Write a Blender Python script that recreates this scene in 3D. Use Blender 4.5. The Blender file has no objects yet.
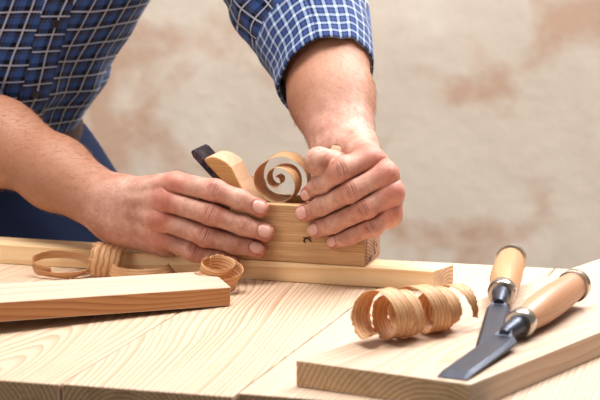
import bpy, bmesh, math, random
import numpy as np
from mathutils import Vector, Matrix, noise as mnoise
random.seed(7); np.random.seed(7)
SC = bpy.context.scene
COL = SC.collection
PI = math.pi
# ------------------------------------------------------------------ camera model
ZT = 0.86                      # height of the bench top above the floor
F = 2200.0; HC = 0.48; PITCH = math.atan(400/F)
cp, sp = math.cos(PITCH), math.sin(PITCH)
CAM = np.array([0, 0, ZT+HC])
def ray(u, v):
    a = (u-300)/F; b = (200-v)/F
    return np.array([a, cp + b*sp, -sp + b*cp])
def P(u, v, z=0.0):            # point at height z over the bench top
    d = ray(u, v); t = (z-HC)/d[2]
    return CAM + d*t
def W(u, v, y):                # point at world depth y
    d = ray(u, v); return CAM + d*(y/d[1])
def lin(c):
    return tuple(((x/255)/12.92 if x/255 <= .04045 else ((x/255+.055)/1.055)**2.4) for x in c)

# ------------------------------------------------------------------ object helpers
def link(o, parent=None):
    COL.objects.link(o)
    if parent is not None: o.parent = parent
    return o
def tag(o, label=None, cat=None, group=None, kind=None):
    if label: o['label'] = label
    if cat: o['category'] = cat
    if group: o['group'] = group
    if kind: o['kind'] = kind
    return o
def empty(name, loc, rot=None):
    o = bpy.data.objects.new(name, None); o.empty_display_size = .05
    o.location = Vector(loc)
    if rot is not None: o.rotation_euler = rot
    return link(o)
def settle(o, parent):         # parent while keeping the geometry's world placement
    bpy.context.view_layer.update()
    o.parent = parent
    o.matrix_parent_inverse = parent.matrix_world.inverted()
    return o
def mesh_obj(name, verts, faces, mats, parent=None, smooth=True, uvs=None, fmat=None, mw=None):
    me = bpy.data.meshes.new(name)
    me.from_pydata([tuple(v) for v in verts], [], faces)
    if not isinstance(mats, (list, tuple)): mats = [mats]
    for m in mats: me.materials.append(m)
    if fmat is not None:
        for p_, i in zip(me.polygons, fmat): p_.material_index = i
    if smooth: me.shade_smooth()
    if uvs is not None:
        ul = me.uv_layers.new(name='UVMap')
        for l in me.loops: ul.data[l.index].uv = uvs[l.vertex_index]
    me.update()
    o = bpy.data.objects.new(name, me)
    if mw is not None: o.matrix_world = mw
    link(o)
    if parent is not None: settle(o, parent)
    return o
def bm_obj(name, bm, mats, parent=None, mw=None, smooth=False):
    me = bpy.data.meshes.new(name)
    bmesh.ops.recalc_face_normals(bm, faces=bm.faces)
    bm.to_mesh(me); bm.free()
    if not isinstance(mats, (list, tuple)): mats = [mats]
    for m in mats: me.materials.append(m)
    if smooth: me.shade_smooth()
    o = bpy.data.objects.new(name, me)
    if mw is not None: o.matrix_world = mw
    link(o)
    if parent is not None: settle(o, parent)
    return o

# ------------------------------------------------------------------ materials
class NT:
    def __init__(s, name):
        s.m = bpy.data.materials.new(name); s.m.use_nodes = True
        s.t = s.m.node_tree; s.n = s.t.nodes; s.l = s.t.links
        s.b = s.n['Principled BSDF']; s.out = s.n['Material Output']
    def new(s, t, **k):
        n = s.n.new(t)
        for a, v in k.items(): setattr(n, a, v)
        return n
    def put(s, sock, v):
        if hasattr(v, 'is_output') or isinstance(v, bpy.types.NodeSocket): s.l.new(v, sock)
        else: sock.default_value = v
    def math(s, op, a, b=None, c=None, clamp=False):
        n = s.new('ShaderNodeMath', operation=op, use_clamp=clamp)
        s.put(n.inputs[0], a)
        if b is not None: s.put(n.inputs[1], b)
        if c is not None: s.put(n.inputs[2], c)
        return n.outputs[0]
    def noise(s, vec, scale, detail=3, rough=.5, dist=0):
        n = s.new('ShaderNodeTexNoise'); s.put(n.inputs['Vector'], vec)
        n.inputs['Scale'].default_value = scale; n.inputs['Detail'].default_value = detail
        n.inputs['Roughness'].default_value = rough; n.inputs['Distortion'].default_value = dist
        return n.outputs['Fac']
    def mapping(s, vec, scale=(1,1,1), loc=(0,0,0), rot=(0,0,0)):
        n = s.new('ShaderNodeMapping'); s.put(n.inputs['Vector'], vec)
        n.inputs['Scale'].default_value = scale; n.inputs['Location'].default_value = loc
        n.inputs['Rotation'].default_value = rot
        return n.outputs[0]
    def ramp(s, fac, stops, interp='LINEAR'):
        n = s.new('ShaderNodeValToRGB'); s.put(n.inputs[0], fac)
        cr = n.color_ramp; cr.interpolation = interp
        while len(cr.elements) < len(stops): cr.elements.new(.5)
        for e, (p_, c) in zip(cr.elements, stops):
            e.position = p_; e.color = (*c, 1) if len(c) == 3 else c
        return n.outputs[0]
    def mix(s, fac, a, b, blend='MIX'):
        n = s.new('ShaderNodeMix', data_type='RGBA', blend_type=blend)
        s.put(n.inputs[0], fac)
        s.put(n.inputs[6], (*a, 1) if isinstance(a, tuple) and len(a) == 3 else a)
        s.put(n.inputs[7], (*b, 1) if isinstance(b, tuple) and len(b) == 3 else b)
        return n.outputs[2]
    def bump(s, h, strength=.3, dist=.001):
        n = s.new('ShaderNodeBump'); s.put(n.inputs['Height'], h)
        n.inputs['Strength'].default_value = strength; n.inputs['Distance'].default_value = dist
        s.l.new(n.outputs[0], s.b.inputs['Normal'])
    def coord(s, w='Object'):
        return s.new('ShaderNodeTexCoord').outputs[w]
    def sep(s, v):
        n = s.new('ShaderNodeSeparateXYZ'); s.put(n.inputs[0], v); return n.outputs

def grey(v): return (v, v, v)
def wood(name, light, dark, spacing=.006, y0=0., z0=-.05, tilt=.0, wob=.006, rough=.55, lineamt=.8,
         fine=.25, blot=.25, line_sharp=.72, offx=0., knot=None, ztilt=0.):
    """growth rings around an axis along local x: lines on the faces, arcs on the ends"""
    s = NT(name); co = s.coord()
    co = s.mapping(co, loc=(offx, 0, 0))
    x, y, z = s.sep(co)
    n1 = s.noise(s.mapping(co, scale=(1.6, 7, 7)), 1.0, 2)
    n2 = s.noise(s.mapping(co, scale=(6, 40, 40)), 1.0, 2)
    yy = s.math('ADD', s.math('SUBTRACT', y, y0), s.math('MULTIPLY', x, tilt))
    zz = s.math('SUBTRACT', z, z0)
    if ztilt: zz = s.math('ADD', zz, s.math('MULTIPLY', s.math('ADD', x, -offx*1.0), ztilt))
    zz = s.math('ADD', zz, s.math('MULTIPLY', s.math('SUBTRACT', n1, .5), .10*wob/.006))
    r = s.math('SQRT', s.math('ADD', s.math('MULTIPLY', yy, yy), s.math('MULTIPLY', zz, zz)))
    r = s.math('ADD', r, s.math('MULTIPLY', s.math('SUBTRACT', n2, .5), wob*.35))
    rv = s.new('ShaderNodeTexNoise', noise_dimensions='1D'); s.put(rv.inputs['W'], r); rv.inputs['Scale'].default_value = .28/spacing; rv.inputs['Detail'].default_value = 1
    r = s.math('ADD', r, s.math('MULTIPLY', rv.outputs['Fac'], spacing*2.6))
    f = s.math('FRACT', s.math('DIVIDE', r, spacing))
    ln = s.ramp(f, [(0, grey(0)), (.35, grey(.06)), (line_sharp, grey(.55)), (.90, grey(1)), (.97, grey(.75)), (1, grey(0))])
    amp = s.math('MULTIPLY', ln, s.ramp(s.noise(s.mapping(co, scale=(2, 14, 14), loc=(3, 1, 2)), 1., 2), [(.3, grey(.45)), (.65, grey(1))]))
    fib = s.noise(s.mapping(co, scale=(18, 900, 900)), 1.0, 3, .6)
    bl = s.noise(s.mapping(co, scale=(3, 12, 12), loc=(5, 5, 5)), 1., 3)
    c = s.mix(s.math('MULTIPLY', amp, lineamt), light, dark)
    c = s.mix(s.math('MULTIPLY', s.math('SUBTRACT', fib, .35, clamp=True), fine*2), c, tuple(q*.72 for q in dark))
    c = s.mix(s.math('MULTIPLY', s.math('SUBTRACT', bl, .4, clamp=True), blot*3), c, tuple((a*.5+b*.5)*.95 for a, b in zip(light, dark)))
    s.l.new(c, s.b.inputs['Base Color'])
    s.b.inputs['Roughness'].default_value = rough
    s.bump(s.math('ADD', fib, s.math('MULTIPLY', ln, -.4)), .25, .0006)
    return s.m
def endgrain(name, light, dark, spacing=.0035, y0=0., z0=-.05, rot=.0, rough=.8, lineamt=.7, speck=.4):
    s = NT(name); co = s.coord(); x, y, z = s.sep(co)
    yy = s.math('SUBTRACT', y, y0); zz = s.math('SUBTRACT', z, z0)
    r = s.math('SQRT', s.math('ADD', s.math('MULTIPLY', yy, yy), s.math('MULTIPLY', zz, zz)))
    r = s.math('ADD', r, s.math('MULTIPLY', s.noise(co, 25, 2), .006))
    f = s.math('FRACT', s.math('DIVIDE', r, spacing))
    ln = s.ramp(f, [(0, grey(0)), (.4, grey(.1)), (.8, grey(1)), (1, grey(0))])
    sp_ = s.noise(co, 700, 3, .7); b2 = s.noise(co, 45, 3)
    c = s.mix(s.math('MULTIPLY', ln, lineamt), light, dark)
    c = s.mix(s.math('MULTIPLY', s.math('SUBTRACT', sp_, .42, clamp=True), speck*5), c, tuple(q*.45 for q in dark))
    c = s.mix(s.math('MULTIPLY', s.math('SUBTRACT', b2, .5, clamp=True), 1.6), c, tuple(q*.75 for q in dark))
    s.l.new(c, s.b.inputs['Base Color']); s.b.inputs['Roughness'].default_value = rough
    s.bump(s.math('ADD', sp_, ln), .5, .0008)
    return s.m

# ------------------------------------------------------------------ signed-distance sculpting (skin)
def nrm(v):
    v = np.asarray(v, float); return v/np.linalg.norm(v)
def smin(a, b, k):
    h = np.maximum(k-np.abs(a-b), 0)/k
    return np.minimum(a, b)-h*h*k*.25
def cone(p, a, b, ra, rb, n=None, s=1.0):
    """tapered capsule; n, s: squash by s along n"""
    a = np.asarray(a, np.float32); b = np.asarray(b, np.float32)
    ab = b-a; q = p-a
    if n is not None:
        n = np.asarray(nrm(n), np.float32)
        t = np.clip((q@ab)/(ab@ab), 0, 1)
        w = q-t[:, None]*ab
        wn = w@n
        w = w+((s-1)*wn)[:, None]*n
        return np.sqrt((w*w).sum(1))-(ra+(rb-ra)*t)
    t = np.clip((q@ab)/(ab@ab), 0, 1)
    w = q-t[:, None]*ab
    return np.sqrt((w*w).sum(1))-(ra+(rb-ra)*t)
def sculpt(fn, lo, hi, h, B=8):
    """sparse evaluation + naive surface nets"""
    lo = np.asarray(lo, float); hi = np.asarray(hi, float)
    nb = np.ceil((hi-lo)/(h*B)).astype(int); n = nb*B
    gx = [lo[i]+(np.arange(nb[i])+.5)*h*B for i in range(3)]
    C = np.stack(np.meshgrid(*gx, indexing='ij'), -1).reshape(-1, 3).astype(np.float32)
    dc = fn(C).reshape(nb)
    D = np.repeat(np.repeat(np.repeat(dc, B, 0), B, 1), B, 2).astype(np.float32)
    act = np.argwhere(np.abs(dc) < h*B*1.25+.004)
    off = np.stack(np.meshgrid(*[np.arange(B)]*3, indexing='ij'), -1).reshape(-1, 3)
    for i in range(0, len(act), 1500):
        idx = (act[i:i+1500, None, :]*B+off[None]).reshape(-1, 3)
        p = (lo+idx*h).astype(np.float32)
        D[idx[:, 0], idx[:, 1], idx[:, 2]] = fn(p)
    S = D < 0
    c = np.zeros(tuple(n-1), np.int8)
    for a in (0, 1):
        for b in (0, 1):
            for e in (0, 1):
                c += S[a:n[0]-1+a, b:n[1]-1+b, e:n[2]-1+e]
    cells = np.argwhere((c > 0) & (c < 8))
    vid = -np.ones(tuple(n-1), np.int32); vid[tuple(cells.T)] = np.arange(len(cells))
    acc = np.zeros((len(cells), 3)); cnt = np.zeros(len(cells))
    cor = [(a, b, e) for a in (0, 1) for b in (0, 1) for e in (0, 1)]
    vals = {q: D[cells[:, 0]+q[0], cells[:, 1]+q[1], cells[:, 2]+q[2]] for q in cor}
    for q in cor:
        for ax in range(3):
            if q[ax] == 0:
                r = list(q); r[ax] = 1; r = tuple(r)
                a, b = vals[q], vals[r]; m = (a < 0) != (b < 0)
                t = np.where(m, a/np.where(m, a-b, 1), 0)
                pt = np.array(q, float)[None]+np.zeros((len(cells), 3)); pt[:, ax] += t
                acc[m] += pt[m]; cnt[m] += 1
    V = lo+(cells+acc/cnt[:, None])*h
    faces = []
    for ax in range(3):
        sl0 = [slice(1, -1)]*3; sl1 = [slice(1, -1)]*3
        sl0[ax] = slice(0, n[ax]-1); sl1[ax] = slice(1, n[ax])
        A, Bb = S[tuple(sl0)], S[tuple(sl1)]
        e = np.argwhere(A != Bb)
        if not len(e): continue
        inside = A[tuple(e.T)]
        base = e+1; base[:, ax] -= 1
        o1, o2 = (ax+1) % 3, (ax+2) % 3
        q = []
        for (d1, d2) in ((-1, -1), (0, -1), (0, 0), (-1, 0)):
            w = base.copy(); w[:, o1] += d1; w[:, o2] += d2
            q.append(vid[w[:, 0], w[:, 1], w[:, 2]])
        q = np.stack(q, 1); q[~inside] = q[~inside][:, ::-1]
        faces.append(q[(q >= 0).all(1)])
    return V, np.concatenate(faces)

# ================================================================== ROOM
def plaster():
    s = NT('beige_plaster'); co = s.coord()
    a = s.noise(co, 3.2, 5, .6, .4); b = s.noise(s.mapping(co, loc=(4, 2, 7)), 7.5, 4, .55, .3); c_ = s.noise(co, 40, 4)
    c = s.mix(s.ramp(a, [(.35, grey(0)), (.65, grey(1))]), lin((205, 193, 179)), lin((192, 179, 165)))
    c = s.mix(s.ramp(b, [(.52, grey(0)), (.66, grey(.9))]), c, lin((180, 150, 130)))
    c = s.mix(s.ramp(s.noise(s.mapping(co, loc=(1, 9, 3)), 5.5, 3), [(.55, grey(0)), (.72, grey(.5))]), c, lin((220, 210, 199)))
    c = s.mix(s.math('MULTIPLY', c_, .12), c, lin((170, 155, 140)))
    s.l.new(c, s.b.inputs['Base Color']); s.b.inputs['Roughness'].default_value = .9
    s.bump(s.math('ADD', c_, a), .4, .004)
    return s.m
M_wall = plaster()
def concrete():
    s = NT('workshop_floor'); co = s.coord()
    c = s.mix(s.noise(co, 4, 5), lin((120, 110, 100)), lin((150, 140, 128)))
    s.l.new(c, s.b.inputs['Base Color']); s.b.inputs['Roughness'].default_value = .7
    return s.m
def box_bm(x0, x1, y0, y1, z0, z1):
    bm = bmesh.new(); vs = [bm.verts.new((x, y, z)) for x in (x0, x1) for y in (y0, y1) for z in (z0, z1)]
    for f in ((0, 1, 3, 2), (4, 6, 7, 5), (0, 4, 5, 1), (2, 3, 7, 6), (0, 2, 6, 4), (1, 5, 7, 3)): bm.faces.new([vs[i] for i in f])
    return bm
YW = 3.55
tag(bm_obj('floor', box_bm(-3, 3, -.6, YW, -.05, 0), concrete()), kind='structure')
tag(bm_obj('wall_back', box_bm(-3, 3, YW, YW+.12, 0, 3.0), M_wall), kind='structure')

# ================================================================== BOARDS AND BENCH
def slab(name, top, thick, m_face, m_end, parent=None, bev=.0008, m_side=None):
    """board from its four top corners: A->B along the grain, B->C, C->D"""
    A, B, C, D = [np.array(q, float) for q in top]
    O = (A+B+C+D)/4
    x = nrm(B-A+(C-D)); z = nrm(np.cross(x, (D-A)+(C-B)));  z = z if z[2] > 0 else -z
    y = np.cross(z, x)
    R = np.stack([x, y, z], 1)
    loc = [R.T@(q-O) for q in (A, B, C, D)]
    bm = bmesh.new()
    t = [bm.verts.new((q[0], q[1], 0)) for q in loc]; b = [bm.verts.new((q[0], q[1], -thick)) for q in loc]
    bm.faces.new(t); bm.faces.new(b[::-1])
    for i in range(4):
        f = bm.faces.new((t[i], b[i], b[(i+1) % 4], t[(i+1) % 4]))
        if i in (1, 3): f.material_index = 1
        elif m_side is not None: f.material_index = 2
    bmesh.ops.recalc_face_normals(bm, faces=bm.faces)
    bmesh.ops.bevel(bm, geom=list(bm.edges), offset=bev, segments=2, affect='EDGES', profile=.5)
    mw = Matrix(((R[0, 0], R[0, 1], R[0, 2], O[0]), (R[1, 0], R[1, 1], R[1, 2], O[1]), (R[2, 0], R[2, 1], R[2, 2], O[2]), (0, 0, 0, 1)))
    return bm_obj(name, bm, [m_face, m_end]+([m_side] if m_side is not None else []), parent, mw)

def hvp(slope_pts):             # horizontal unit direction between two bench-top pixels
    a, b = P(*slope_pts[0]), P(*slope_pts[1]); d = b-a; d[2] = 0; return nrm(d)
q1, q2 = P(61, 383.5), P(243, 389)
along = hvp(((61, 383.5), (175, 314.5)))
ph = math.atan2(along[0], along[1])
e_g = np.array([math.cos(ph), -math.sin(ph), 0])       # across the planks
w1 = float((q2-q1)@e_g)
back0, back1 = P(385, 259.5), P(600, 270.5)
bd = nrm(back1-back0)
def hit(o, d, o2, d2):          # 2-D line intersection
    A_ = np.array([[d[0], -d2[0]], [d[1], -d2[1]]]); t = np.linalg.solve(A_, (o2-o)[:2]); return o+d*t[0]
bench = empty('workbench', (float(q1[0]+.1), float(q1[1]+.3), 0))
tag(bench, 'pine workbench top of wide pale planks with rough sawn front ends', 'workbench')
PL_L = [((212, 190, 168), (154, 102, 60)), ((214, 193, 171), (160, 104, 60)), ((216, 196, 176), (168, 118, 82)), ((212, 191, 169), (158, 110, 76))]
fronts = {0: (0, 381), 1: (61, 383.5), 2: (244, 393.5), 3: (440, 402)}
TH = .034
for i in range(-3, 7):
    L, Dk = PL_L[i % 4]
    mf = wood('pine_plank', lin(L), lin(Dk), spacing=[.0044, .0048, .0040, .0044][i % 4], y0=[-.01, .005, -.05, .02][i % 4], z0=[-.055, -.068, -.05, -.06][i % 4],
              tilt=[.05, -.06, .03, -.06][i % 4], ztilt=[.10, .13, .05, .10][i % 4], wob=.0050, line_sharp=.66, fine=.34,  offx=i*1.7, lineamt=.70)
    me_ = endgrain('sawn_end', lin((176, 150, 120)), lin((118, 94, 70)), y0=.02, z0=-.05+.01*(i % 3), spacing=.004)
    o = q1+e_g*w1*(i-1)
    a0 = o+e_g*.0006; a1 = o+e_g*(w1-.0006)
    if i in fronts:
        fp = P(*fronts[i]); fs = float((fp-q1)@along)
    else: fs = [-.03, -.012, .0][i % 3]
    sk = bd-e_g*float(bd@e_g)/1.0
    f0 = a0+along*fs; f1 = a1+along*(fs+float(bd@along)*w1*.55)
    b0 = hit(a0, along, back0, bd); b1 = hit(a1, along, back0, bd)
    slab('plank', [f0, b0, b1, f1], TH, mf, me_, bench, bev=.0012)
# frame and legs under the top
M_leg = wood('frame_wood', lin((205, 170, 130)), lin((170, 120, 75)), spacing=.007)
cx = q1+e_g*w1*2
def beam(name, c, half, parent, mat=M_leg):
    bm = box_bm(-half[0], half[0], -half[1], half[1], -half[2], half[2])
    bmesh.ops.bevel(bm, geom=list(bm.edges), offset=.003, segments=2, affect='EDGES')
    mw = Matrix.Translation(Vector(c)) @ Matrix.Rotation(-ph, 4, 'Z')
    return bm_obj(name, bm, mat, parent, mw)
for sx in (-.62, .62):
    for sy in (.10, .52):
        c = q1+e_g*(w1*1.5+sx)+along*sy; c[2] = (ZT-TH)/2
        beam('leg', c, (.035, .035, (ZT-TH)/2-.0005), bench)
for sy in (.10, .52):
    c = q1+e_g*(w1*1.5)+along*sy; c[2] = ZT-TH-.051
    beam('apron', c, (.58, .014, .05), bench)

# the plank being planed
L0 = .0205
wa, wb = P(0, 244.5, L0), P(433, 271.3, L0)
dW = nrm(wb-wa); nW = np.array([-dW[1], dW[0], 0])
YAW = math.atan2(-dW[1], dW[0])
wl = wa-dW*.25
sl = nrm(P(450.5, 265.3, L0)-wb)*.041
M_work = wood('planed_pine', lin((236, 210, 172)), lin((212, 160, 100)), spacing=.0085, y0=-.01, z0=-.012, tilt=.012, wob=.003, lineamt=.75, blot=.1)
M_workend = endgrain('planed_pine_end', lin((230, 204, 176)), lin((186, 138, 98)), spacing=.004, y0=.01, z0=-.03, speck=.15)
slab('pine_batten', [wl, wb, wb+sl, wl+nW*.040], L0-.0003, M_work, M_workend)
tag(bpy.data.objects['pine_batten'], 'long narrow pine batten being planed, lying across the bench under the hand plane', 'batten')

# left board
LT = .019
LLIFT = .011
la, lb, lc = P(0, 302.3, LT+LLIFT), P(231, 287, LT), P(211.5, 270.6, LT)
ld = P(0, 277.8, LT); dL = nrm(lb-la)
la2 = la-dL*.12; ld2 = lc-(lb-la2)
M_lb = wood('smooth_pine', lin((202, 182, 164)), lin((168, 126, 94)), spacing=.009, y0=.05, z0=-.07, wob=.005, lineamt=.5, offx=3)
M_lbe = endgrain('smooth_pine_end', lin((206, 160, 112)), lin((168, 112, 66)), spacing=.005, speck=.15)
M_lbs = wood('smooth_pine_edge', lin((184, 136, 92)), lin((140, 88, 50)), spacing=.0045, y0=.0, z0=-.055, wob=.007, ztilt=.03, lineamt=.85, offx=5)  # edge grain, with the edge's weaker light also put into darker colour
slab('pine_board', [la2, lb, lc, ld2], LT-.0006, M_lb, M_lbe, None, .0008, M_lbs)
sc_c = la2+dL*.03+(ld2-la2)*.5; sc_h = (la2[2]-ZT)-LT-.0022  # unseen offcut, added to tilt the board for the shadow under it
so = [sc_c+dL*x_+nrm(ld2-la2)*y_ for x_, y_ in ((-.02, -.06), (-.02, .06), (.012, .06), (.012, -.06))]
for q in so: q[2] = ZT+sc_h-.0008
slab('added_offcut', so, sc_h-.0009, M_lb, M_lbe)
tag(bpy.data.objects['added_offcut'], 'added unseen thin pine offcut propping up the far left end of the smooth board', 'offcut')
tag(bpy.data.objects['pine_board'], 'smooth pale pine board with square edges at the left front of the bench', 'board')

# right board
RT = .0225
ra, rb = P(296, 360.5, RT), P(470.5, 384.5, RT)
dR1 = nrm(P(600, 332, RT)-rb); dR0 = nrm(P(600, 258.5, RT)-ra)
rc, rd = rb+dR1*.62, ra+dR0*.62
M_rb = wood('pale_pine', lin((204, 183, 163)), lin((164, 122, 90)), spacing=.0075, y0=-.03, z0=-.06, wob=.006, lineamt=.5, offx=9, knot=True)
M_rbe = endgrain('pale_pine_end', lin((204, 174, 140)), lin((158, 118, 80)), spacing=.0042, y0=-.05, z0=-.075, speck=.25)
slab('pine_board', [ra, rd, rc, rb], RT-.0003, M_rb, M_rbe)
tag(bpy.data.objects['pine_board.001'], 'wide pale pine board at the right front corner carrying the chisels', 'board')

# ================================================================== HAND PLANE
PO = P(365, 267.2, L0)                              # front lower right corner of the sole, in plane coords (0,0,0)
PO[2] = ZT+L0+.0003
ea = dW.copy(); ea[2] = 0; ea = nrm(ea); eb = np.array([-ea[1], ea[0], 0]); ec = np.array([0, 0, 1.])
PM = Matrix(((ea[0], eb[0], 0, PO[0]), (ea[1], eb[1], 0, PO[1]), (0, 0, 1, PO[2]), (0, 0, 0, 1)))
def pl(a, b, c): return PO+ea*a+eb*b+ec*c
plane = empty('hand_plane', PM.translation, (0, 0, -YAW))
tag(plane, 'wooden hand plane with blackened iron and wedge held in both hands', 'hand plane')
BW, BH, BL = .060, .0590, .176
M_body = wood('beech_body', lin((208, 172, 130)), lin((160, 116, 76)), spacing=.011, y0=-.01, z0=.13, wob=.004, fine=.9, lineamt=.55, offx=2)
M_bodyend = endgrain('worn_end', lin((196, 160, 136)), lin((128, 90, 68)), speck=.5)
def prism(bm, prof, b0, b1, mi=None):
    A_ = [bm.verts.new((p_[0], b0, p_[1])) for p_ in prof]; B_ = [bm.verts.new((p_[0], b1, p_[1])) for p_ in prof]
    fs = [bm.faces.new(A_), bm.faces.new(B_[::-1])]
    n = len(prof)
    for i in range(n): fs.append(bm.faces.new((A_[i], B_[i], B_[(i+1) % n], A_[(i+1) % n])))
    return fs
bm = bmesh.new()
MO = -.084
prism(bm, [(-BL, 0), (MO-.001, 0), (MO-BH, BH), (-BL, BH)], .008, BW-.008)
prism(bm, [(MO+.006, 0), (0, 0), (0, BH), (-.068, BH)], .008, BW-.008)
for b0, b1 in ((0, .008), (BW-.008, BW)):
    prism(bm, [(-BL, 0), (0, 0), (0, BH), (-BL, BH)], b0, b1)
bmesh.ops.remove_doubles(bm, verts=bm.verts, dist=1e-5)
bmesh.ops.recalc_face_normals(bm, faces=bm.faces)
for f in bm.faces:
    if abs(f.normal.x) > .9: f.material_index = 1
body = bm_obj('body', bm, [M_body, M_bodyend], plane, PM)
md = body.modifiers.new('bevel', 'BEVEL'); md.width = .0016; md.segments = 3; md.limit_method = 'ANGLE'; md.angle_limit = .6
# dent on the cheek and the battered toe
def dark_chip():
    s = NT('dark_chip'); s.b.inputs['Base Color'].default_value = (*lin((74, 50, 30)), 1); s.b.inputs['Roughness'].default_value = .9
    return s.m
M_chip = dark_chip()
def chip(cx_, cz_, blobs, on_end=False):
    bm = bmesh.new()
    for (dx, dz, rx, rz, an) in blobs:
        n = 10; vs = []
        for k in range(n):
            t = k/n*2*PI; r_ = 1+.35*math.sin(3*t+dx*900)
            u_, v_ = rx*r_*math.cos(t), rz*r_*math.sin(t)
            u2, v2 = u_*math.cos(an)-v_*math.sin(an), u_*math.sin(an)+v_*math.cos(an)
            vs.append(bm.verts.new((cx_+dx+u2, -.00025, cz_+dz+v2) if not on_end else (.00025, cx_+dx+u2, cz_+dz+v2)))
        bm.faces.new(vs)
    return bm_obj('chip', bm, M_chip, plane, PM)
chip(-.061, .026, [(0, 0, .0035, .0012, .2), (.0035, -.002, .003, .001, -.6), (-.002, -.003, .0012, .0026, .1), (.004, .001, .001, .002, 0)])
chip(.034, .012, [(0, .004, .0012, .006, .15), (.004, -.004, .002, .0035, .6), (-.012, -.007, .007, .0015, .3), (.010, .002, .0012, .004, .4), (-.004, .014, .0008, .003, .1)], True)

def st(s_, t_): # coords along the iron (s up the bed, t off the bed) -> (a, c)
    r2 = math.sqrt(.5); return (MO-s_*r2+t_*r2, s_*r2+t_*r2)
def blackened():
    s = NT('blackened_steel'); co = s.coord()
    c = s.mix(s.ramp(s.noise(co, 160, 4), [(.45, grey(0)), (.7, grey(1))]), lin((50, 44, 54)), lin((104, 84, 88)))
    s.l.new(c, s.b.inputs['Base Color']); s.b.inputs['Metallic'].default_value = .6; s.b.inputs['Roughness'].default_value = .5
    s.bump(s.noise(co, 400, 3), .5, .0006)
    return s.m
M_black = blackened()
iron_prof = [st(0.0, .0004), st(.143, .0000), st(.148, .0022), st(.148, .0060), st(.144, .0072), st(.02, .0052), st(0.002, .002)]
bm = bmesh.new(); prism(bm, iron_prof, .0105, BW-.0095)
iron = bm_obj('iron', bm, M_black, plane, PM)
md = iron.modifiers.new('bevel', 'BEVEL'); md.width = .0022; md.segments = 3; md.limit_method = 'ANGLE'; md.angle_limit = .6
wp = [st(.025, .0056)]
wp += [st(.129, .0062)]
for k in range(0, 9):
    a_ = k/8*PI/2
    wp.append(st(.108+.025*math.cos(a_), .0075+.0165*math.sin(a_)))
wp += [st(.090, .0185), st(.07, .0145), st(.045, .0105)]
bm = bmesh.new(); prism(bm, wp, .009, BW-.010)
M_wedge = wood('wedge_wood', lin((226, 190, 160)), lin((196, 146, 108)), spacing=.006, z0=.2, wob=.004, lineamt=.4, fine=.5)
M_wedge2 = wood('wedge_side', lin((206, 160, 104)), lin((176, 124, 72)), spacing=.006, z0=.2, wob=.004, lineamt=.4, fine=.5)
for f in bm.faces: pass
bmesh.ops.recalc_face_normals(bm, faces=bm.faces)
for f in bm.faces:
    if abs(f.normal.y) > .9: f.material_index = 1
wedge = bm_obj('wedge', bm, [M_wedge, M_wedge2], plane, PM)
md = wedge.modifiers.new('bevel', 'BEVEL'); md.width = .0018; md.segments = 3; md.limit_method = 'ANGLE'; md.angle_limit = .7

def lathe(name, prof, mat, parent, origin, axis, seg=40, up=(0, 0, 1), mats=None, mi=None):
    """prof: (distance along the axis, radius)"""
    ax = nrm(axis); u_ = nrm(np.cross(up, ax)); v_ = np.cross(ax, u_)
    V = []; Fc = []; uv = []
    for (d, r) in prof:
        for k in range(seg):
            t = 2*PI*k/seg; V.append(np.array([d, r*math.cos(t), r*math.sin(t)])); uv.append((k/seg, d))
    for i in range(len(prof)-1):
        for k in range(seg):
            Fc.append((i*seg+k, i*seg+(k+1) % seg, (i+1)*seg+(k+1) % seg, (i+1)*seg+k))
    Fc.append(tuple(range(seg))[::-1]); Fc.append(tuple((len(prof)-1)*seg+k for k in range(seg)))
    mw = Matrix(((ax[0], u_[0], v_[0], origin[0]), (ax[1], u_[1], v_[1], origin[1]), (ax[2], u_[2], v_[2], origin[2]), (0, 0, 0, 1)))
    o = mesh_obj(name, V, Fc, mat, parent, True, uv, mi, mw)
    try:
        o.data.set_sharp_from_angle(angle=.7)
    except Exception: pass
    return o
# front horn: a turned knob leaning forward
lathe('horn', [(0, .012), (.012, .0110), (.022, .0095), (.036, .0105), (.048, .0122), (.0575, .0124), (.0605, .0105), (.0612, .004)], M_wedge,
      plane, pl(-.0310, .0135, BH-.0005), nrm(ea*.05+eb*.05+ec))

# ================================================================== SHAVINGS
def shaving_mat():
    s = NT('wood_shaving')
    uv = s.coord('UV'); u_, v_, _ = s.sep(uv)
    n = s.noise(s.mapping(uv, scale=(1, 4, 1)), 2.5, 2)
    st_ = s.math('FRACT', s.math('ADD', s.math('MULTIPLY', u_, 5.5), s.math('MULTIPLY', n, .9)))
    ln = s.ramp(st_, [(0, grey(.1)), (.5, grey(.2)), (.8, grey(1)), (1, grey(.1))])
    fb = s.noise(s.mapping(uv, scale=(60, 6, 1)), 1, 3)
    c = s.mix(s.math('MULTIPLY', ln, .9), lin((246, 216, 176)), lin((190, 128, 76)))
    c = s.mix(s.math('MULTIPLY', s.math('SUBTRACT', fb, .4, clamp=True), 1.4), c, lin((190, 128, 70)))
    s.l.new(c, s.b.inputs['Base Color']); s.b.inputs['Roughness'].default_value = .5
    tr = s.new('ShaderNodeBsdfTranslucent'); s.l.new(s.mix(.5, c, lin((244, 176, 84))), tr.inputs[0])
    mx = s.new('ShaderNodeMixShader'); mx.inputs[0].default_value = .28
    s.l.new(s.b.outputs[0], mx.inputs[1]); s.l.new(tr.outputs[0], mx.inputs[2]); s.l.new(mx.outputs[0], s.out.inputs[0])
    s.bump(s.math('ADD', ln, fb), .6, .0006)
    return s.m
M_shav = shaving_mat()
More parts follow.
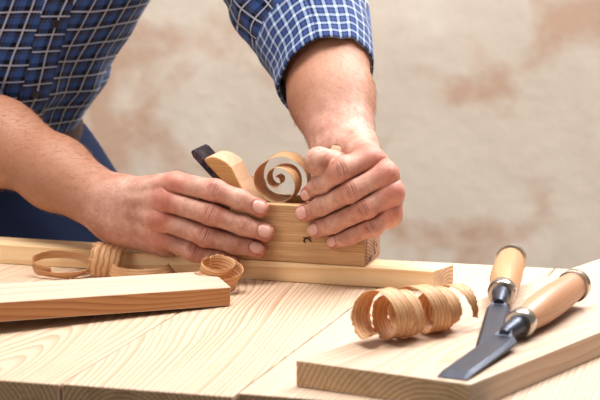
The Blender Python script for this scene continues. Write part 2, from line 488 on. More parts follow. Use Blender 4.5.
def cr(pts, n):                 # Catmull-Rom through rows of numbers
    pts = np.array(pts, float); m = len(pts); out = []
    for i in range(n):
        t = i/(n-1)*(m-1); k = min(int(t), m-2); f = t-k
        p0, p1, p2, p3 = pts[max(k-1, 0)], pts[k], pts[k+1], pts[min(k+2, m-1)]
        out.append(.5*((2*p1)+(-p0+p2)*f+(2*p0-5*p1+4*p2-p3)*f*f+(-p0+3*p1-3*p2+p3)*f**3))
    return np.array(out)
def ribbon(name, C, Wd, wid, mat=M_shav, nw=8, th=.00035, ripple=.0003, vscale=10, rag=.0012, seed=0):
    """C: centre points, Wd: width directions, wid: widths"""
    rng = np.random.RandomState(seed+3)
    C = np.array(C); n = len(C); V = []; uv = []; Fc = []
    wid = np.broadcast_to(np.array(wid, float), (n,)).copy()
    e1 = rng.normal(0, rag*.35, n); e2 = rng.normal(0, rag*.35, n)
    L = 0
    for i in range(n):
        w = nrm(Wd[i] if np.ndim(Wd) > 1 else Wd); tng = nrm(C[min(i+1, n-1)]-C[max(i-1, 0)]); nr = np.cross(tng, w)
        if i: L += np.linalg.norm(C[i]-C[i-1])
        for j in range(nw+1):
            f = j/nw-.5; ww = wid[i]*f+(e1[i] if j == 0 else e2[i] if j == nw else 0)
            V.append(C[i]+w*ww+nr*(ripple*math.sin(j*2.3+i*.05)+.0004*math.sin(L*180+j*.4))); uv.append((j/nw, L*vscale))
    for i in range(n-1):
        for j in range(nw):
            a = i*(nw+1)+j; Fc.append((a, a+1, a+nw+2, a+nw+1))
    O = C.mean(0)
    o = mesh_obj(name, [v-O for v in V], Fc, mat, None, True, uv, None, Matrix.Translation(Vector(O)))
    md = o.modifiers.new('thickness', 'SOLIDIFY'); md.thickness = th; md.offset = 0
    return o
# the curl standing in the plane's mouth (angle, radius in mm, drift away from the camera in mm)
sp_pts = [(450, 3.5, 0), (360, 5, 0), (270, 6.5, 0), (180, 8, 0), (90, 13, 0), (30, 19, 0), (-10, 22.5, 0), (-50, 24, 1), (-90, 21.5, 3), (-135, 21, 4), (-180, 21.5, 5), (-240, 22, 7),
          (-270, 24, 9), (-315, 27, 12), (-350, 29, 14), (-378, 30, 15)]
kk = cr(sp_pts, 220)
cc = ((273-365)/.965*.001-.004, BH+.021)
cen = [pl(cc[0]+r*.001*math.cos(math.radians(a)), .026+d*.001, cc[1]+r*.001*math.sin(math.radians(a))) for a, r, d in kk]
o = ribbon('wood_shaving', cen, nrm(eb+ea*.03+ec*.06), np.linspace(.016, .036, 220)*np.clip(np.linspace(3, 0, 220)*1.5, .45, 1), seed=1, rag=.0009)
tag(o, 'thin spiral shaving curling up out of the mouth of the hand plane', 'shaving')

# long corkscrew shaving on the right board
def bt(u, v, z=0.): return P(u, v, RT+z)
h0, h1 = bt(369, 346), bt(462, 326)
axh = nrm(h1-h0); axh[2] = 0; axh = nrm(axh); sideh = np.array([-axh[1], axh[0], 0])
n = 300; C = []; Wd = []; wd = []
Lh = np.linalg.norm(h1-h0)
for i in range(n):
    t = i/(n-1); th = 2*PI*4.9*t+4.2
    r = .0225*(1-t)+.0172*t+.0022*math.sin(t*13+1)
    if t < .16: r *= .58+.42*math.sin(t/.16*PI/2)
    c = h0+axh*Lh*(t+.03*math.sin(t*12))+np.array([0, 0, (.0225*(1-t)+.0172*t)+.0022])
    C.append(c+sideh*r*math.cos(th)*1.0+np.array([0, 0, 1])*r*math.sin(th))
    tang = -sideh*math.sin(th)+np.array([0, 0, 1])*math.cos(th)
    Wd.append(nrm(axh*1.0+tang*(.36)+sideh*.15*math.sin(th*.5))); wd.append((.0225*(1-.10*t)+.002*math.sin(t*23))*min(1, .35+(1-t)*8))
o = ribbon('wood_shaving', C, np.array(Wd), wd, seed=2, rag=.0022, ripple=.0006)
o.name = 'wood_shaving'; tag(o, 'long corkscrew shaving lying on the wide board beside the chisels', 'shaving')

# knotted loop at the end of the left board
def loop(label, cpx, z, rx, ry, turns, width, tilt=(0, 0, 1), start=0., rise=0., wob=.0, squash=1., seed=0, shrink=0., flare=0., n=140, cut=None, face=None):
    c0 = P(cpx[0], cpx[1], z); ax = nrm(tilt); u_ = nrm(np.cross(ax, (0, 1, 0)))if abs(ax[1]) < .9 else np.array([1., 0, 0]); v_ = nrm(np.cross(ax, u_))
    if face is not None: u_ = nrm(face-ax*np.dot(face, ax)); v_ = np.cross(ax, u_)
    C = []; Wd = []; wd = []
    for i in range(n):
        t = i/(n-1); th = start+turns*2*PI*t; s_ = 1-shrink*t
        C.append(c0+u_*rx*s_*math.cos(th)+v_*ry*s_*math.sin(th)+ax*(rise*t+wob*math.sin(th*1.5)))
        rad = nrm(u_*math.cos(th)+v_*math.sin(th)); Wd.append(nrm(ax+rad*(flare+.25*math.sin(th+seed)))); wd.append(width*(1 if cut is None else min(1, .3+(1-abs(2*t-1))*cut)))
    zmin = min((C[i]-Wd[i]*wd[i]/2)[2] for i in range(n)); zmin = min(zmin, min((C[i]+Wd[i]*wd[i]/2)[2] for i in range(n)))
    lift = ZT+.0006-zmin if zmin < ZT+.0006 or rise == 0 else 0
    C = [q+np.array([0, 0, lift]) for q in C]
    o = ribbon('wood_shaving', C, np.array(Wd), wd, seed=seed, rag=.0012)
    tag(o, label, 'shaving'); return o
loop('knotted shaving loop resting at the right end of the smooth left board', (217.5, 279), .013, .0255, .0185, 1.9, .0185, tilt=(.10, -.42, 1), start=.4, rise=.012, seed=4, flare=.12, shrink=.62, n=200)
bY = P(103, 277, 0)[1]
bc = cr([(103, 277, 0), (104, 268, -2), (106, 258, 0), (108.5, 249, 5), (113, 244.5, 12), (119, 247, 17)], 80)
o = ribbon('wood_shaving', [W(a_, b_, bY+c_*.001) for a_, b_, c_ in bc], nrm((1, .30, -.26)), .033, seed=5, rag=.0028, ripple=.0009)
tag(o, 'broad ridged shaving band standing up behind the smooth board, left of the wrist', 'shaving')
loop('flat open shaving loop lying left of the broad ridged band', (63, 269), .006, .031, .022, 1.15, .0085, tilt=(.05, -.25, 1), start=.3, rise=.006, seed=6, flare=.2)
loop('low arched shaving lying between the broad ridged band and the knotted loop', (142, 272), .006, .031, .020, .50, .0125, tilt=(0, -.15, 1), start=-.05, rise=.001, seed=7, flare=-.5)

# ================================================================== CHISELS
def steel(name, col, rough, metal=.9):
    s = NT(name); co = s.coord()
    n = s.noise(s.mapping(co, scale=(20, 300, 300)), 1, 3)
    c = s.mix(n, tuple(q*.75 for q in lin(col)), tuple(min(1, q*1.2) for q in lin(col)))
    s.l.new(c, s.b.inputs['Base Color']); s.b.inputs['Metallic'].default_value = metal; s.b.inputs['Roughness'].default_value = rough
    return s.m
M_blade = steel('blade_steel', (80, 83, 94), .42, .75)
M_ferr = steel('bright_steel', (190, 184, 176), .22, 1.)
M_handA = wood('chisel_handle_wood', lin((204, 158, 118)), lin((172, 116, 76)), spacing=.005, z0=-.02, wob=.003, lineamt=.5, rough=.38)
M_handB = wood('chisel_handle_walnut', lin((194, 150, 118)), lin((150, 100, 70)), spacing=.005, z0=-.02, wob=.003, lineamt=.5, rough=.38)
def chisel(tip, mid, end, wblade, mat, label, rh=.0145):
    ax = nrm(end-tip); Lt = np.linalg.norm(end-tip); sm = float((mid-tip)@ax)
    root = empty('wood_chisel', tip); tag(root, label, 'chisel', 'chisels on the wide board')
    side = nrm(np.cross((0, 0, 1), ax))*1.0; up = np.cross(ax, side)
    mw = Matrix(((ax[0], side[0], up[0], tip[0]), (ax[1], side[1], up[1], tip[1]), (ax[2], side[2], up[2], tip[2]), (0, 0, 0, 1)))
    # blade: bevel-edged bar, ground tip, shoulders running into the neck
    neck = sm-.012; sh = neck-.032
    secs = [(0, wblade/2, .0003, .0), (.012, wblade/2, .0042, .0), (sh*.6, wblade/2, .0046, .0), (sh, wblade/2, .0052, .0), (sh+.003, wblade*.46, .0056, .0003), (sh+.006, wblade*.33, .0066, .001), (sh+.011, .0062, .0095, .002)]
    V = []; Fc = []
    for (x, hw, t, z) in secs:
        V += [(x, -hw, z), (x, -hw, z+t*.45), (x, -hw*.72, z+t), (x, hw*.72, z+t), (x, hw, z+t*.45), (x, hw, z)]
    for i in range(len(secs)-1):
        for k in range(6): Fc.append((i*6+k, i*6+(k+1) % 6, (i+1)*6+(k+1) % 6, (i+1)*6+k))
    Fc.append(tuple(range(6))[::-1]); Fc.append(tuple((len(secs)-1)*6+k for k in range(6)))
    b = mesh_obj('blade', V, Fc, M_blade, root, False, None, None, mw)
    md = b.modifiers.new('bevel', 'BEVEL'); md.width = .0005; md.segments = 2
    O = tip+up*.0062
    lathe('neck', [(sh+.004, .0045), (sh+.010, .0066), (neck-.002, .0078), (neck+.004, .0088), (neck+.008, .0090)], M_blade, root, O, ax)
    f0 = neck+.005
    lathe('ferrule', [(f0, .0090), (f0+.0003, .0118), (f0+.002, .0129), (f0+.004, .0133), (f0+.012, .0132), (f0+.014, .0126)], M_ferr, root, O, ax)
    h0_ = f0+.0135; hl = Lt-h0_
    lathe('handle', [(h0_, .0112), (h0_+hl*.08, .0122), (h0_+hl*.3, rh*.98), (h0_+hl*.55, rh), (h0_+hl*.8, rh*.94), (h0_+hl*.95, rh*.86), (h0_+hl-.001, rh*.82)], mat, root, O, ax)
    lathe('strike_ring', [(Lt-.008, rh*.90), (Lt-.0075, rh*1.03), (Lt-.0005, rh*1.03), (Lt, rh*.98), (Lt+.0015, rh*.90), (Lt+.002, rh*.6), (Lt+.0015, .002)], M_ferr, root, O, ax)
    return root
chisel(bt(488, 350, .0006), bt(503.5, 296, .010), bt(511, 265, .0125), .0215, M_handA, 'chisel with orange-brown handle, partly under the other chisel, farther from the board edge', .0150)
chisel(bt(452, 378.5, .0006), bt(531, 326, .012), bt(575.5, 291, .0140), .0265, M_handB, 'chisel with pinkish-brown handle nearest the front, blade tip at the board edge', .0148)
# ================================================================== PERSON
def J(u, v, off):              # pixel -> point `off` mm in front of the plane's near cheek
    d = ray(u, v); t = np.dot(PO-eb*off*.001-CAM, eb)/np.dot(d, eb); return CAM+d*t
MM = .001
NAILS = []; KNUCK = []; RED = []; LINES = []
def join_fingers(p, base, fl):
    """union of the fingers with a fold where two of them meet"""
    out = base; ds = []
    for f in fl:
        e = f_sdf(p, f); ds.append(e); out = smin(out, smin(base, e, .0050), .0003)
    S_ = np.sort(np.stack(ds), 0)
    near = np.clip(1-np.maximum(S_[1], 0)/.006, 0, 1)
    return out+.0018*np.exp(-((S_[1]-S_[0])/.0016)**2)*near
def finger(pts, rad, dorsal, nail=True, knuck=(1, 2), nail_w=None, nail_at=None, nail_s=1.0):
    """pts: MCP, PIP, DIP, tip centre ; rad in mm"""
    pts = [np.array(p_) for p_ in pts]; rad = [r*MM*k_ for r, k_ in zip(rad, (.93, .93, .935, .97))]
    if nail:
        d = nrm(pts[-1]-pts[-2]); n = nrm(dorsal-d*np.dot(dorsal, d)); s_ = np.cross(d, n)
        c = pts[-1]+d*(nail_at if nail_at is not None else -1.2)*MM+n*rad[-1]*.92
        NAILS.append((c, d, s_, n, 7.2*MM*nail_s, (nail_w or rad[-1]*1000*.68)*MM))
    for k in knuck:
        d = nrm(pts[k+1]-pts[k-1]); n = nrm(dorsal-d*np.dot(dorsal, d)); s_ = np.cross(d, n)
        KNUCK.append((pts[k]+n*rad[k]*.9, d, s_, n, rad[k], k))
    RED.append((pts[-1], rad[-1]*1.3, .8)); RED.append((pts[1]-0*dorsal, rad[1]*1.25, .6)); RED.append((pts[0]+dorsal*rad[0]*.5, rad[0]*1.4, .7))
    return pts, rad, dorsal
def f_sdf(p, fg, k=.006):
    pts, rad, dorsal = fg
    d = None
    for i in range(len(pts)-1):
        e = cone(p, pts[i], pts[i+1], rad[i], rad[i+1])
        # slightly waisted phalanx: a fuller middle joint
        d = e if d is None else smin(d, e, k)
    # joint swelling and fingertip pad
    for i in range(1, len(pts)-1):
        c = np.asarray(pts[i]+dorsal*rad[i]*.16, np.float32)
        d = smin(d, np.linalg.norm(p-c, axis=1)-rad[i]*.93, .004)
    return d
CD = nrm(CAM-J(250, 200, 10))
dorR = nrm(CD+np.array([0, 0, .25])+ea*.0)
dorL = nrm(CD+np.array([0, 0, .30])+ea*.25)
# --- right hand (left in the picture)
R_f = [
 finger([J(176, 184, 17), J(215, 191, 24), J(240, 200, 17), J(260, 208.5, 11.5)], [13.2, 12.0, 10.6, 9.6], dorR),
 finger([J(166, 200, 22), J(211, 214, 28), J(242, 225, 19), J(265, 232.5, 11.5)], [13.0, 12.0, 10.6, 9.8], dorR),
 finger([J(162, 219, 22), J(205, 236, 27), J(235, 244, 18), J(257.5, 249, 11.5)], [12.4, 11.2, 10.0, 9.2], dorR),
 finger([J(160, 236, 17), J(194, 251.5, 22), J(216, 258, 16), J(232, 262, 11)], [11.6, 10.2, 8.8, 8.0], dorR),
]
R_w = J(115, 209, 0)
R_th = [J(132, 196, -18), J(166, 190, -62), J(215, 190, -82), J(258, 184, -80)]
R_el = np.array([-.395, 2.42, ZT+.146])
def arm_sdf(p, w, el, nrm_, rw, side, flat=1.28, ke=1.38, km=1.42):
    # forearm: wrist oval, swelling towards the elbow
    a = nrm(el-w); L_ = np.linalg.norm(el-w); s_ = nrm(np.cross(a, nrm_))
    m1 = w+a*L_*.33; m2 = w+a*L_*.66
    d = cone(p, w, m1, rw, rw*1.22, nrm_, flat)
    d = smin(d, cone(p, m1, m2, rw*1.24, rw*km, nrm_, flat*.92), .02)
    d = smin(d, cone(p, m2+side*s_*.006, el, rw*km, rw*ke, nrm_, 1.05), .03)
    return d
def R_sdf(p):
    nb = nrm(CD+np.array([0, 0, .1]))
    palm = None
    wr = [R_w+np.array([0, 0, .014]), R_w+np.array([0, 0, .006]), R_w+np.array([0, 0, -.006]), R_w+np.array([0, 0, -.016])]
    for i in range(4):
        m = R_f[i][0][0]
        e = cone(p, wr[i], m-nrm(m-wr[i])*.002-dorR*.003, .0165, .0135 if i < 3 else .0125)
        palm = e if palm is None else smin(palm, e, .010)
    # heel and little-finger edge of the hand
    palm = smin(palm, cone(p, J(130, 228, -2), J(166, 243, 6), .018, .0145), .014)
    palm = smin(palm, cone(p, J(130, 205, -8), J(160, 205, -2), .020, .018), .014)
    palm = smin(palm, cone(p, J(180, 193, 13), J(224, 207, 12), .0085, .0065), .004)
    palm = smin(palm, cone(p, J(178, 211, 13), J(222, 226, 12), .0085, .0065), .004)
    # tendons
    for i in range(4):
        m = R_f[i][0][0]; 
        palm = smin(palm, cone(p, m+dorR*.0052, m*.35+wr[i]*.65+dorR*.0125, .0085, .0035), .006)
    fore = arm_sdf(p, R_w, R_el, nb, .0292, -1)
    d = smin(palm, fore, .022)
    th = cone(p, R_th[0], R_th[1], .016, .0125)
    th = smin(th, cone(p, R_th[1], R_th[2], .0125, .0108), .006); th = smin(th, cone(p, R_th[2], R_th[3], .0108, .0088), .006)
    base = smin(d, th, .016)
    out = join_fingers(p, base, R_f)
    return out
# --- left hand (right in the picture)
L_f = [
 finger([J(371, 160, 12), J(343, 170, 27), J(323, 183, 21), J(309.5, 194, 11)], [14.2, 13.6, 11.4, 9.4], dorL, nail_w=6.2, nail_s=.9, nail_at=-1),
 finger([J(385, 174, 17), J(354, 190, 29), J(324, 204.5, 19), J(304.5, 213, 11.5)], [13.4, 12.4, 11.0, 9.6], dorL),
 finger([J(391, 192, 17), J(366, 208.5, 28), J(336, 222.5, 18), J(315.5, 230, 11.3)], [12.8, 11.6, 10.4, 9.2], dorL),
 finger([J(389, 213, 14), J(373, 226.5, 24), J(348, 237, 16), J(334, 242, 10)], [12.0, 10.2, 8.8, 7.9], dorL, nail_w=5.4, nail_s=.85),
]
L_w = J(342, 146, -44)
L_el = W(309, 4, L_w[1]+.175)
L_th = [J(354, 168, -28), J(347, 169, -12), J(333, 165, 6), J(319.5, 161.5, 22)]
def L_sdf(p):
    a = nrm(L_el-L_w)
    bn = nrm(np.cross(a, nrm(ea)));  bn = bn if bn@CD > 0 else -bn
    base = None
    for i, w_ in enumerate([(-.006, .004), (.004, .004), (.012, 0.), (.018, -.004)]):
        m = L_f[i][0][0]
        wv = L_w+ea*w_[0]+np.array([0, 0, w_[1]])
        e = cone(p, wv, m-dorL*.003, .0180, .0136 if i < 3 else .0120)
        base = e if base is None else smin(base, e, .008)
    # palm mass wrapped over the toe of the plane
    base = smin(base, cone(p, J(384, 190, -10), J(388, 214, -2), .0140, .0130), .014)
    base = smin(base, cone(p, J(366, 166, -16), J(382, 194, -10), .016, .0140), .014)
    for i in range(3): base = smin(base, cone(p, L_f[i][0][0]-dorL*.007, L_f[i+1][0][0]-dorL*.007, .0115, .0112), .008)
    for i in range(4):
        m = L_f[i][0][0]; wv = L_w+np.array([0, 0, .014])
        base = smin(base, cone(p, m+dorL*.0055, m*.4+wv*.6+np.array([0, 0, .010]), .0085, .0035), .006)
    fore = arm_sdf(p, L_w+ea*.0015, L_el, bn, .0335, 1, 1.22, 1.16, 1.29)
    base = smin(base, fore, .010)
    th = cone(p, L_th[0], L_th[1], .014, .0128)
    th = smin(th, cone(p, L_th[1], L_th[2], .0124, .0132), .006); th = smin(th, cone(p, L_th[2], L_th[3], .0132, .0150), .008)
    out = smin(join_fingers(p, base, L_f), th, .0008)
    # the grip closes around the horn without running through it
    hc = cone(p, pl(-.031, .0135, BH-.02), pl(-.031, .0135, BH+.0475), .0131, .0131)
    out = -smin(-out, hc, .003)
    return out
def detail(p, d):
    """nails and knuckle creases carved into the surface (only near it)"""
    m = np.abs(d) < .006
    if not m.any(): return d
    q = p[m]; dd = d[m].copy()
    for (c, ax, s_, n, la_, lw) in NAILS:
        r = q-c.astype(np.float32); near = (r*r).sum(1) < .014**2
        if not near.any(): continue
        rr = r[near]; a = rr@ax/la_; b = rr@s_/lw; h = rr@n
        e = (np.abs(a)**2.4+np.abs(b)**2.4)**(1/2.4)
        ok = (h > -.006) & (h < .004)
        groove = np.exp(-((e-1.08)/.12)**2)*.0011*(a < .9)
        plate = np.clip((1-e)/.15, 0, 1)*.0003
        dd[near] += np.where(ok, groove-plate, 0)
    for (c, ax, s_, n, rk, kind) in KNUCK:
        r = q-c.astype(np.float32); near = (r*r).sum(1) < .016**2
        if not near.any(): continue
        rr = r[near]; a = rr@ax; b = rr@s_; h = rr@n
        env = np.exp(-(b/(rk*.62))**2)*np.clip((h+.008)/.006, 0, 1)
        amp = .0019 if kind == 1 else .0008
        cv = a+np.sign(a)*(b*b)*18
        g = sum(w_*np.exp(-((cv-o_)/.0008)**2) for o_, w_ in ((-.0052, .6), (-.0026, 1), (.0004, .8), (.003, 1), (.0056, .55)))
        dd[near] += g*env*amp
    out = d.copy(); out[m] = dd
    return out
def skinmesh(fn, lo, hi, h):
    V, Fc = sculpt(lambda p: detail(p, fn(p)), lo, hi, h)
    return V, Fc
def bounds(pts, pad):
    a = np.array(pts); return a.min(0)-pad, a.max(0)+pad
allR = [q for f in R_f for q in f[0]]+R_th+[R_w, R_w+(R_el-R_w)*1.06]
allL = [q for f in L_f for q in f[0]]+L_th+[L_w, L_el]
HV = .0009
VR, FR = skinmesh(R_sdf, *bounds(allR, .055), HV)
VL, FL = skinmesh(L_sdf, *bounds(allL, .055), HV)
# --- the rest of the body (coarse; clothed except neck and head)
hip = np.array([-.42, 2.66, ZT+.03]); waist = np.array([-.415, 2.60, ZT+.13]); chest = np.array([-.29, 2.50, ZT+.42])
shR = np.array([-.47, 2.52, ZT+.50]); shL = np.array([-.075, 2.50, ZT+.50])
neck0 = np.array([-.26, 2.47, ZT+.54]); head = np.array([-.235, 2.385, ZT+.70])
def B_sdf(p):
    bn = nrm((.1, -1, .25))
    d = cone(p, hip, waist, .115, .115, bn, 1.35)
    d = smin(d, cone(p, waist, chest, .115, .13, bn, 1.4), .05)
    d = smin(d, cone(p, shR, shL, .05, .05), .06)
    d = smin(d, cone(p, neck0-np.array([0, 0, .04]), head+np.array([0, .02, -.03]), .058, .052), .03)
    for s_, e_ in ((shR, R_el), (shL, L_el)):
        d = smin(d, cone(p, s_, e_, .044, .038), .04)
    d = smin(d, cone(p, head+np.array([0, .015, .035]), head+np.array([0, .02, .03]), .083, .083), .02)
    d = smin(d, cone(p, head+np.array([0, -.01, .0]), head+np.array([.0, -.045, -.075]), .066, .038), .03)
    hn = lambda x, y, z: head+np.array([x, y, z])
    d = smin(d, cone(p, hn(0, -.078, .012), hn(0, -.102, -.028), .008, .013), .012)
    for sx in (-1, 1):
        d = smin(d, cone(p, hn(sx*.082, .012, .012), hn(sx*.082, .012, -.02), .016, .010, (1, 0, 0), 2.5), .006)
        e = np.linalg.norm(p-hn(sx*.031, -.082, .008).astype(np.float32), axis=1)-.014
        d = -smin(-d, e, .012)
        d = smin(d, np.linalg.norm(p-hn(sx*.031, -.068, .008).astype(np.float32), axis=1)-.0125, .003)
    d = smin(d, cone(p, hn(-.02, -.088, -.053), hn(.02, -.088, -.053), .006, .006), .006)
    return d
for_hip = [hip+np.array([0, 0, -.2]), head+np.array([0, 0, .1]), shR, shL, R_el, L_el]
VB, FB = sculpt(B_sdf, *bounds(for_hip, .2), .008)

def skin_mat():
    s = NT('skin'); co = s.coord()
    at = s.new('ShaderNodeAttribute', attribute_name='tint'); r, g, b = s.sep(at.outputs['Vector'])
    n = s.noise(co, 55, 4, .6); n2 = s.noise(co, 260, 3, .6)
    base = s.mix(s.ramp(n, [(.35, grey(0)), (.68, grey(1))]), lin((203, 161, 144)), lin((172, 123, 106)))
    base = s.mix(b, base, lin((168, 121, 97)))            # weathered forearm
    base = s.mix(s.math('MULTIPLY', r, .7), base, lin((188, 104, 90)))
    base = s.mix(s.math('MULTIPLY', s.math('SUBTRACT', n2, .5, clamp=True), 1.6), base, lin((160, 98, 76)))
    base = s.mix(g, base, lin((208, 166, 156)))
    cr_ = s.new('ShaderNodeAttribute', attribute_name='crease_shade'); base = s.mix(s.math('MULTIPLY', cr_.outputs['Fac'], .75), base, lin((128, 66, 52)))  # shade painted into skin colour along knuckle creases and nail edges
    s.l.new(base, s.b.inputs['Base Color'])
    s.l.new(s.math('SUBTRACT', .50, s.math('MULTIPLY', g, .18)), s.b.inputs['Roughness'])
    s.b.inputs['Subsurface Weight'].default_value = .06
    s.b.inputs['Subsurface Radius'].default_value = (1, .35, .2); s.b.inputs['Subsurface Scale'].default_value = .002
    v = s.new('ShaderNodeTexVoronoi', feature='DISTANCE_TO_EDGE'); s.put(v.inputs['Vector'], co); v.inputs['Scale'].default_value = 1100
    h = s.math('ADD', s.math('MULTIPLY', v.outputs['Distance'], 1.2), s.math('MULTIPLY', s.noise(co, 500, 4, .65), 1.0))
    s.bump(s.math('MULTIPLY', h, s.math('SUBTRACT', 1.0, g)), .32, .0008)
    return s.m
M_skin = skin_mat()
V = np.concatenate([VR, VL, VB]); Fc = np.concatenate([FR, FL+len(VR), FB+len(VR)+len(VL)])
person = empty('person', (hip[0], hip[1], 0))
tag(person, 'person in blue plaid shirt leaning over the bench with both hands on the plane', 'person')
me = bpy.data.meshes.new('body'); me.vertices.add(len(V)); me.vertices.foreach_set('co', V.astype(np.float32).ravel())
me.loops.add(len(Fc)*4); me.polygons.add(len(Fc))
me.loops.foreach_set('vertex_index', Fc.astype(np.int32).ravel())
me.polygons.foreach_set('loop_start', np.arange(0, len(Fc)*4, 4, dtype=np.int32))
me.update(calc_edges=True); me.validate(); me.shade_smooth(); me.materials.append(M_skin)
tint = np.zeros((len(V), 3), np.float32)
hand = V[:len(VR)+len(VL)]
red = np.zeros(len(hand)); 
for c, r, w_ in RED: red = np.maximum(red, w_*np.exp(-(np.linalg.norm(hand-c, axis=1)/r)**4))
nl = np.zeros(len(hand))
for (c, ax, s_, n, la_, lw) in NAILS:
    rr = hand-c; a = rr@ax/la_; b = rr@s_/lw; h = rr@n
    e = (np.abs(a)**2.4+np.abs(b)**2.4)**(1/2.4)
    nl = np.maximum(nl, np.clip((1.05-e)/.15, 0, 1)*(h > -.005)*(h < .004)*.8)
cre = np.zeros(len(V), np.float32)  # mask for the painted darkening in knuckle creases and around nails
for (c, ax, s_, n, la_, lw) in NAILS:
    rr = hand-c; a = rr@ax/la_; b = rr@s_/lw; h = rr@n
    e = (np.abs(a)**2.4+np.abs(b)**2.4)**(1/2.4)
    cre[:len(hand)] = np.maximum(cre[:len(hand)], np.exp(-((e-1.12)/.10)**2)*(h > -.005)*(h < .004)*(a < .8)*.6)
for (c, ax, s_, n, rk, kind) in KNUCK:
    rr = hand-c; a = rr@ax; b = rr@s_; h = rr@n
    env = np.exp(-(b/(rk*.62))**2)*np.clip((h+.008)/.006, 0, 1)*((rr**2).sum(1) < .016**2)
    cv = a+np.sign(a)*(b*b)*18
    g_ = sum(w_*np.exp(-((cv-o_)/.0009)**2) for o_, w_ in ((-.0052, .6), (-.0026, 1), (.0004, .8), (.003, 1), (.0056, .55)))
    cre[:len(hand)] = np.maximum(cre[:len(hand)], g_*env*(.8 if kind == 1 else .4))
fa = np.zeros(len(hand))
fa[:len(VR)] = np.clip(((VR-R_w)@nrm(R_el-R_w)+.01)/.06, 0, 1); fa[len(VR):] = .9*np.clip(((VL-L_w)@nrm(L_el-L_w))/.06, 0, 1)
tint[:len(hand), 0] = red*(1-nl); tint[:len(hand), 1] = nl; tint[:len(hand), 2] = fa
at = me.attributes.new('tint', 'FLOAT_VECTOR', 'POINT'); at.data.foreach_set('vector', tint.ravel())
at = me.attributes.new('crease_shade', 'FLOAT', 'POINT'); at.data.foreach_set('value', cre)
bo = bpy.data.objects.new('skin_body', me); link(bo); settle(bo, person)
sm = bo.modifiers.new('smooth', 'SMOOTH'); sm.factor = .5; sm.iterations = 1

# fine hair lying along the forearms
def hairs(Vh, w, el, count, seed):
    rng = np.random.RandomState(seed); a = nrm(el-w); t = (Vh-w)@a; L_ = np.linalg.norm(el-w)
    rad = Vh-(w+t[:, None]*a); rl = np.linalg.norm(rad, axis=1); rn = rad/rl[:, None]
    ok = np.where((t > -.005) & (t < L_*.95) & ((rn@CD) > -.25))[0]
    pk = rng.choice(ok, count); V = []; Fc = []
    for i in pk:
        n_ = rn[i]; d = -a*.8+np.cross(a, n_)*rng.normal(.35, .35)+n_*.16; d = nrm(d); L = rng.uniform(.005, .011); s_ = nrm(np.cross(d, CD))*.00009
        p0 = Vh[i]-n_*.0004; p1 = p0+d*L*.5+n_*.0005; p2 = p0+d*L-n_*.0003
        k = len(V); V += [p0-s_, p0+s_, p1+s_*.8, p1-s_*.8, p2]; Fc += [(k, k+1, k+2, k+3), (k+3, k+2, k+4)]
    return V, Fc
hv1, hf1 = hairs(VR, R_w, R_el, 2600, 1); hv2, hf2 = hairs(VL, L_w, L_el, 1500, 2)
ms = NT('arm_hair_brown'); ms.b.inputs['Base Color'].default_value = (*lin((140, 100, 70)), 1); ms.b.inputs['Roughness'].default_value = .5
ho = mesh_obj('arm_hair', hv1+hv2, hf1+[tuple(q+len(hv1) for q in f) for f in hf2], ms.m, person, False); ho['kind'] = 'stuff'
# ------------------------------------------------------------------ clothing
def plaid(name, per=.0205, gingham=False):
    s = NT(name); uv = s.coord('UV')
    wob = s.new('ShaderNodeTexNoise'); s.put(wob.inputs['Vector'], uv); wob.inputs['Scale'].default_value = 9; wob.inputs['Detail'].default_value = 2
    uvw = s.new('ShaderNodeVectorMath', operation='MULTIPLY_ADD'); s.put(uvw.inputs[0], wob.outputs['Color']); uvw.inputs[1].default_value = (.013, .013, 0); s.put(uvw.inputs[2], uv)
    u_, v_, _ = s.sep(uvw.outputs[0])
    def line(c, at, half, soft=.012):
        f = s.math('FRACT', s.math('ADD', s.math('DIVIDE', c, per), 1-at+.5))
        d = s.math('ABSOLUTE', s.math('SUBTRACT', f, .5))
        return s.ramp(d, [(0, grey(1)), (half, grey(1)), (half+soft, grey(0))])
    if gingham:
        bu, bv = line(u_, .5, .16, .05), line(v_, .5, .16, .05)
        wu, wv = line(u_, 0, .11, .05), line(v_, 0, .11, .05)
        c = s.mix(s.math('MULTIPLY', s.math('ADD', bu, bv), .5), lin((5, 8, 26)), lin((34, 60, 120)))
        c = s.mix(s.math('MULTIPLY', s.math('ADD', wu, wv), .44), c, lin((178, 196, 230)))
    else:
        bu, bv = line(u_, .5, .15, .05), line(v_, .5, .15, .05)
        c = s.mix(s.math('MULTIPLY', s.math('ADD', bu, bv), .5), lin((7, 10, 28)), lin((64, 98, 162)))
        hu, hv = line(u_, .24, .03, .03), line(v_, .76, .03, .03)
        c = s.mix(s.math('MULTIPLY', s.math('MAXIMUM', hu, hv), .30), c, lin((120, 120, 150)))
        wl_ = s.math('MAXIMUM', line(u_, 0, .024, .04), line(v_, 0, .024, .04))
        c = s.mix(s.math('MULTIPLY', wl_, .85), c, lin((206, 214, 236)))
    wv_ = s.new('ShaderNodeTexWave'); s.put(wv_.inputs['Vector'], s.mapping(uv, scale=(1, .6, 1), rot=(0, 0, .7))); wv_.inputs['Scale'].default_value = 180; wv_.inputs['Distortion'].default_value = 1
    s.l.new(c, s.b.inputs['Base Color']); s.b.inputs['Roughness'].default_value = .85
    s.b.inputs['Sheen Weight'].default_value = .15
    s.bump(s.math('ADD', wv_.outputs['Fac'], s.noise(uv, 60, 3)), .25, .0008)
    return s.m
M_plaid = plaid('plaid_cotton'); M_cuff = plaid('plaid_cotton_reverse', .0112, True)
def interp(keys, t):
    ks = np.array(keys, float); return np.array([np.interp(t, ks[:, 0], ks[:, i]) for i in range(1, ks.shape[1])])
